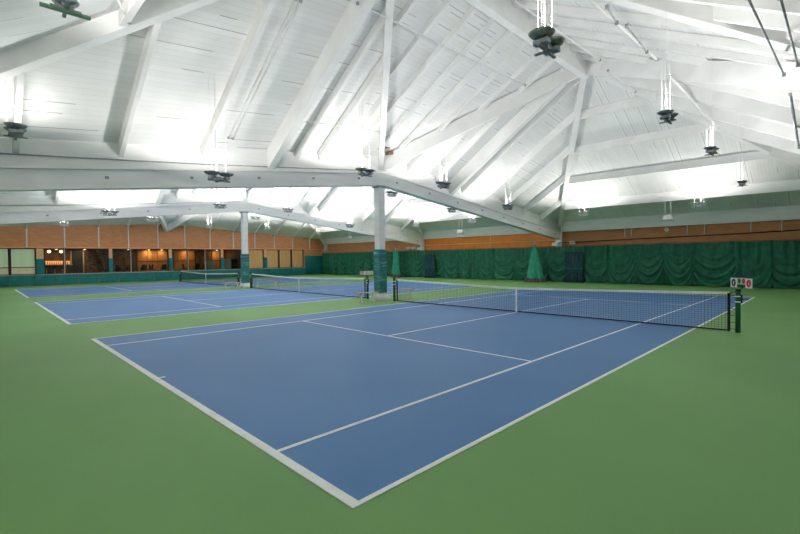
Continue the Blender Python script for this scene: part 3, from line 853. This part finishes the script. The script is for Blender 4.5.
UP = [ # x, y, z, white?, label
 (-.87, 6.9, 6.68, 0, 'green-barred uplight at the top left, closest to the camera'),
 (-1.33, 11.3, 5.25, 0, 'grey uplight hanging at the left edge below the first hip beam'),
 (3.2, 10.4, 4.59, 0, 'twin-dish uplight on cables just above the girder, left of mid picture'),
 (8.95, 10.4, 5.47, 0, 'twin-dish uplight above the girder just left of the laced column'),
 (13.75, 10.4, 5.49, 0, 'small twin-dish uplight right of the laced column, above the sloping girder'),
 (19.4, 10.4, 4.88, 0, 'small twin-dish uplight low on the sloping girder, left of the hip beam'),
 (3.35, .0, 4.88, 0, 'largest hanging uplight, at top centre right of the ridge beam'),
 (9.1, .0, 5.17, 0, 'dark uplight hung before the right-hand hip beam, second in the right row'),
 (13.85, .0, 5.19, 0, 'dark uplight third in the right row, below a diagonal brace'),
 (19.75, .0, 4.87, 0, 'smallest dark uplight at the end of the right row'),
 (-2.5, 1.0, 4.9, 0, 'uplight behind the camera over the nearest court'),
 (26.3, 9.05, 4.84, 1, 'white twin uplight on the green-grey slope right of the corner column'),
 (26.3, 2.69, 4.82, 1, 'white twin uplight on the slope at right, beside the hanging floodlight'),
 (3.26, 25.3, 4.72, 0, 'small uplight seen under the near girder at left, over middle court'),
 (9.27, 25.3, 5.55, 0, 'small twin uplight above the farther column, left of it'),
 (14.18, 25.3, 5.62, 0, 'small twin uplight above the far girder, right of the farther column'),
 (19.82, 25.3, 4.75, 0, 'small uplight above the far girder, left of the laced column'),
 (26.3, 24.0, 5.05, 1, 'white uplight at far end of the middle court, right of the laced column'),
 (26.3, 17.87, 4.95, 1, 'white twin uplight beside the floodlight above the orange board'),
 (15.06, 15.3, 5.75, 0, 'small dark uplight just under the girder right of the laced column'),
 (20.5, 15.3, 5.2, 0, 'uplight hidden behind the sloping girder of the nearest court'),
 (9.0, 15.3, 5.8, 0, 'uplight hidden behind the girder left of the laced column'),
 (3.3, 15.3, 5.2, 0, 'uplight behind the near girder at far left of middle court'),
 (-2.0, 20.0, 5.4, 0, 'uplight over the near end of the middle court, out of frame'),
 (6.76, 30.5, 4.95, 1, 'pale uplight left of the farther column behind the far girder'),
 (14.5, 31.0, 5.5, 1, 'pale uplight behind the far girder over the lounge-side court'),
 (21.5, 31.0, 5.2, 1, 'pale uplight farther along behind the far girder'),
 (26.3, 31.5, 5.1, 1, 'pale uplight at curtained end of the lounge-side court'),
 (3.0, 39.8, 5.0, 1, 'pale uplight near the lounge wall at far left'),
 (9.1, 39.8, 5.60, 1, 'white uplight near the lounge wall, left of the mid-roof valley'),
 (14.1, 39.8, 5.33, 1, 'white uplight above the brick wall, left of the farther column'),
 (20.1, 39.8, 5.40, 1, 'white uplight above the brick wall, right of the farther column'),
 (26.5, 39.8, 5.08, 1, 'white uplight near the corner of brick wall and curtain'),
 (-1.5, 36.0, 5.2, 1, 'uplight over the near end of the lounge-side court, out of frame'),
]
POWER = 440
def batwing(l):
    # metal-halide uplights throw most of their light to the sides: strength falls towards the beam axis
    l.use_nodes = True; nt = l.node_tree; em = nt.nodes['Emission']
    tc = N(nt, 'ShaderNodeTexCoord'); sp = N(nt, 'ShaderNodeSeparateXYZ'); nt.links.new(tc.outputs['Normal'], sp.inputs[0])
    z = math_(nt, 'ABSOLUTE', sp.outputs[2])
    nt.links.new(math_(nt, 'SUBTRACT', 1.0, math_(nt, 'MULTIPLY', math_(nt, 'POWER', z, 1.5), .62)), em.inputs['Strength'])
def bay_of(y):
    for b in BAYS:
        if b[1] <= y <= b[2]: return b
used = {0: False, 1: False}
for x, y, z, wt, lab in UP:
    base = white_u if wt else dark_u
    o = base if not used[wt] else copy_tree(base)
    used[wt] = True
    # copy_tree of a base that already got cables is avoided: cables are added after all copies exist
    o.location = (x, y, z); o.rotation_euler = (0, 0, 0)
    o['label'] = lab; o['category'] = 'uplight'; o['group'] = 'uplights hung below the white roof'
ups = [o for o in COL.objects if o.name.startswith('uplight') and o.type == 'EMPTY']
rr = random.Random(3)
for o in ups:
    x, y, z = o.location
    sc_ = .60 if (y < 1.5 and x > 0) else .8
    o.scale = (sc_, sc_, sc_)
    o.rotation_euler = (0, 0, math.radians(rr.uniform(-5, 5) + (90 if (x < -.5 or x > 25) else 0)))
    m = MB()
    for dx, dy, r in ((-.33, 0, .005), (.33, 0, .005), (0, .2, .005)):
        v = Matrix.Rotation(o.rotation_euler.z, 3, 'Z') @ Vector((dx, dy, 0)) * sc_
        top = (deck_z(bay_of(y), x + v.x, y + v.y) - z - .02) / sc_
        m.tube((dx * .8, dy, .0 if dx else -.2), (dx, dy, top), r, n=5)
    top = (deck_z(bay_of(y), x, y) - z - .02) / sc_
    m.tube((-.12, 0, -.1), (-.12, 0, top * .45), .014, n=8); m.tube((-.12, 0, top * .45), (-.12, 0, top), .008, n=6)
    m.build('suspension_cable', M['steel'], o)
    l = bpy.data.lights.new('uplight_lamp', 'SPOT'); l.spot_size = math.radians(172); l.spot_blend = .25; l.shadow_soft_size = .2; l.energy = POWER * (.22 if 'left edge below' in o['label'] else .5 if 'green-barred' in o['label'] else 1) * (.9 if y < YA else 1.45); l.color = (1, .972, .95)
    batwing(l)
    L = bpy.data.objects.new('uplight_lamp', l); COL.objects.link(L); L.location = (0, 0, .24); L.rotation_euler = (PI, 0, 0); L.parent = o
# green bar on the nearest fixture
for o in ups:
    if 'green-barred' in o['label']:
        m = MB(); m.box(-.05, .05, -.45, .45, -.31, -.25); m.build('green_bar', M['greenpaint'], o, bevel=.006)

# hanging floodlights near the far wall
f0 = None
for y, z, lab in ((4.76, 4.32, 'boxy white floodlight on two stems above the right-hand curtain'), (20.81, 4.30, 'boxy white floodlight on two stems above the orange board'), (36.67, 4.45, 'boxy white floodlight on two stems left of the laced column')):
    if f0 is None:
        f0 = o = empty('floodlight', (0, 0, 0), 0)
        m = MB(); m.hexa([(-.16, -.26, -.10), (.16, -.26, -.10), (.16, .26, -.10), (-.16, .26, -.10), (-.12, -.20, .16), (.12, -.20, .16), (.12, .20, .16), (-.12, .20, .16)]); m.build('housing', M['steel'], o, bevel=.015)
        m = MB(); m.hexa([(-.22, -.32, -.17), (.20, -.32, -.17), (.20, .32, -.17), (-.22, .32, -.17), (-.17, -.27, -.10), (.17, -.27, -.10), (.17, .27, -.10), (-.17, .27, -.10)]); m.build('lens', M['galv_dark'], o, bevel=.01)
        for s in (-1, 1):
            m = MB(); m.tube((0, s * .15, .15), (0, s * .15, 1.35), .035, n=10); m.build('stem', M['steel'], o)
    else: o = copy_tree(f0)
    o.location = (28.65, y, z); tag(o, lab, 'floodlight', 'floodlights on twin stems at the far wall')

# ------------------------------------------------------------------ braces and conduits under the right slope
def rod(name, pts, r, mat, lab, cat, joints=True):
    c = Vector(pts[0])
    root = empty(name, c, 0, lab, cat)
    m = MB(); m.path([Vector(p) - c for p in pts], r, 8); m.build('tube', mat, root)
    if joints:
        for p in (pts[0], pts[-1]):
            q = Vector(p) - c
            m = MB(); m.box(q.x - .035, q.x + .035, q.y - .035, q.y + .035, q.z - .035, q.z + .045); m.build('clamp', M['galv'], root)
    return root
BR = [
 ([(7.87, 1.35, 7.94), (12.3, 1.06, 7.76)], .035, 'steel', 'long white diagonal rod under the right slope, above the second dark uplight'),
 ([(8.31, 1.02, 7.7), (9.33, 1.16, 7.77)], .02, 'galv', 'short grey bracket left end of the long white diagonal rod'),
 ([(9.46, 0.97, 7.67), (11.5, 1.1, 7.74)], .02, 'galv', 'bent grey bracket beside the long white diagonal rod'),
 ([(8.29, 3.42, 8.88), (13.19, 3.02, 8.67)], .03, 'steel', 'white diagonal rod passing behind the largest uplight near the ridge'),
 ([(14.64, 3.27, 8.81), (17.03, 3.09, 8.61)], .03, 'steel', 'short white diagonal rod just right of the hip apex'),
 ([(13.8, 1.08, 7.69), (19.67, 0.78, 7.19)], .04, 'steel', 'white diagonal rod between second and third dark uplights of the right row'),
 ([(6.92, -1.67, 6.2), (11.94, -1.77, 6.35)], .020, 'galv_dark', 'dark diagonal rod at the top right, left of two'),
 ([(6.79, -2.08, 5.97), (10.95, -2.07, 6.19)], .018, 'galv_dark', 'dark diagonal rod at the very top right corner'),
 ([(13.83, -1.77, 6.35), (20.34, -1.63, 6.03)], .04, 'galv', 'short grey rod at the right picture edge below the dark rods'),
 ([(0.1, 7.84, 7.54), (0.57, 8.88, 7.58)], .025, 'steel', 'short white rod meeting the hip beam at the top left'),
 ([(5.99, 7.14, 9.43), (15.44, 7.08, 9.61)], .02, 'steel', 'long thin rod crossing the joists between the ridge and the valley beam'),
 ([(6.27, 11.12, 7.06), (10.88, 11.24, 7.51)], .02, 'steel', 'thin white conduit crossing joists above the twin uplight left of the column'),
 ([(4.38, 7.84, 9.2), (4.38, 9.88, 7.91), (4.38, 12.39, 6.33)], .03, 'steel', 'white conduit running up the deck, left of a pair'),
 ([(4.52, 7.84, 9.2), (4.52, 9.88, 7.91), (4.52, 12.39, 6.33)], .03, 'steel', 'white conduit running up the deck, right of a pair'),
]
for pts, r, mk, lab in BR:
    rod('brace_rod', pts, r, M[mk], lab, 'brace')

# ------------------------------------------------------------------ world, camera, view
w = bpy.data.worlds.new('World'); scn.world = w; w.use_nodes = True
w.node_tree.nodes['Background'].inputs[0].default_value = (.9, .95, 1, 1); w.node_tree.nodes['Background'].inputs[1].default_value = .05
yaw, pit, rol, F = .7929, -.0208, -.0116, 433.29
d = Vector((math.cos(yaw) * math.cos(pit), math.sin(yaw) * math.cos(pit), math.sin(pit)))
r = Vector((math.sin(yaw), -math.cos(yaw), 0)); u = r.cross(d)
R = r * math.cos(rol) + u * math.sin(rol); U = -r * math.sin(rol) + u * math.cos(rol)
cd = bpy.data.cameras.new('camera'); cam = bpy.data.objects.new('camera', cd); COL.objects.link(cam)
cd.sensor_width = 36; cd.lens = F / 800 * 36; cd.clip_start = .05; cd.clip_end = 300
mw = Matrix.Identity(4)
for i in range(3): mw[i][0] = R[i]; mw[i][1] = U[i]; mw[i][2] = -d[i]
mw[0][3], mw[1][3], mw[2][3] = -2.142, -2.748, 2.025
cam.matrix_world = mw
scn.camera = cam
vs = scn.view_settings
vs.view_transform = 'Standard'; vs.look = 'None'; vs.gamma = 1; vs.use_curve_mapping = False; vs.exposure = 0.17
scn.cycles.max_bounces = 8; scn.cycles.diffuse_bounces = 6; scn.cycles.use_denoising = True
scn.cycles.sample_clamp_indirect = 8
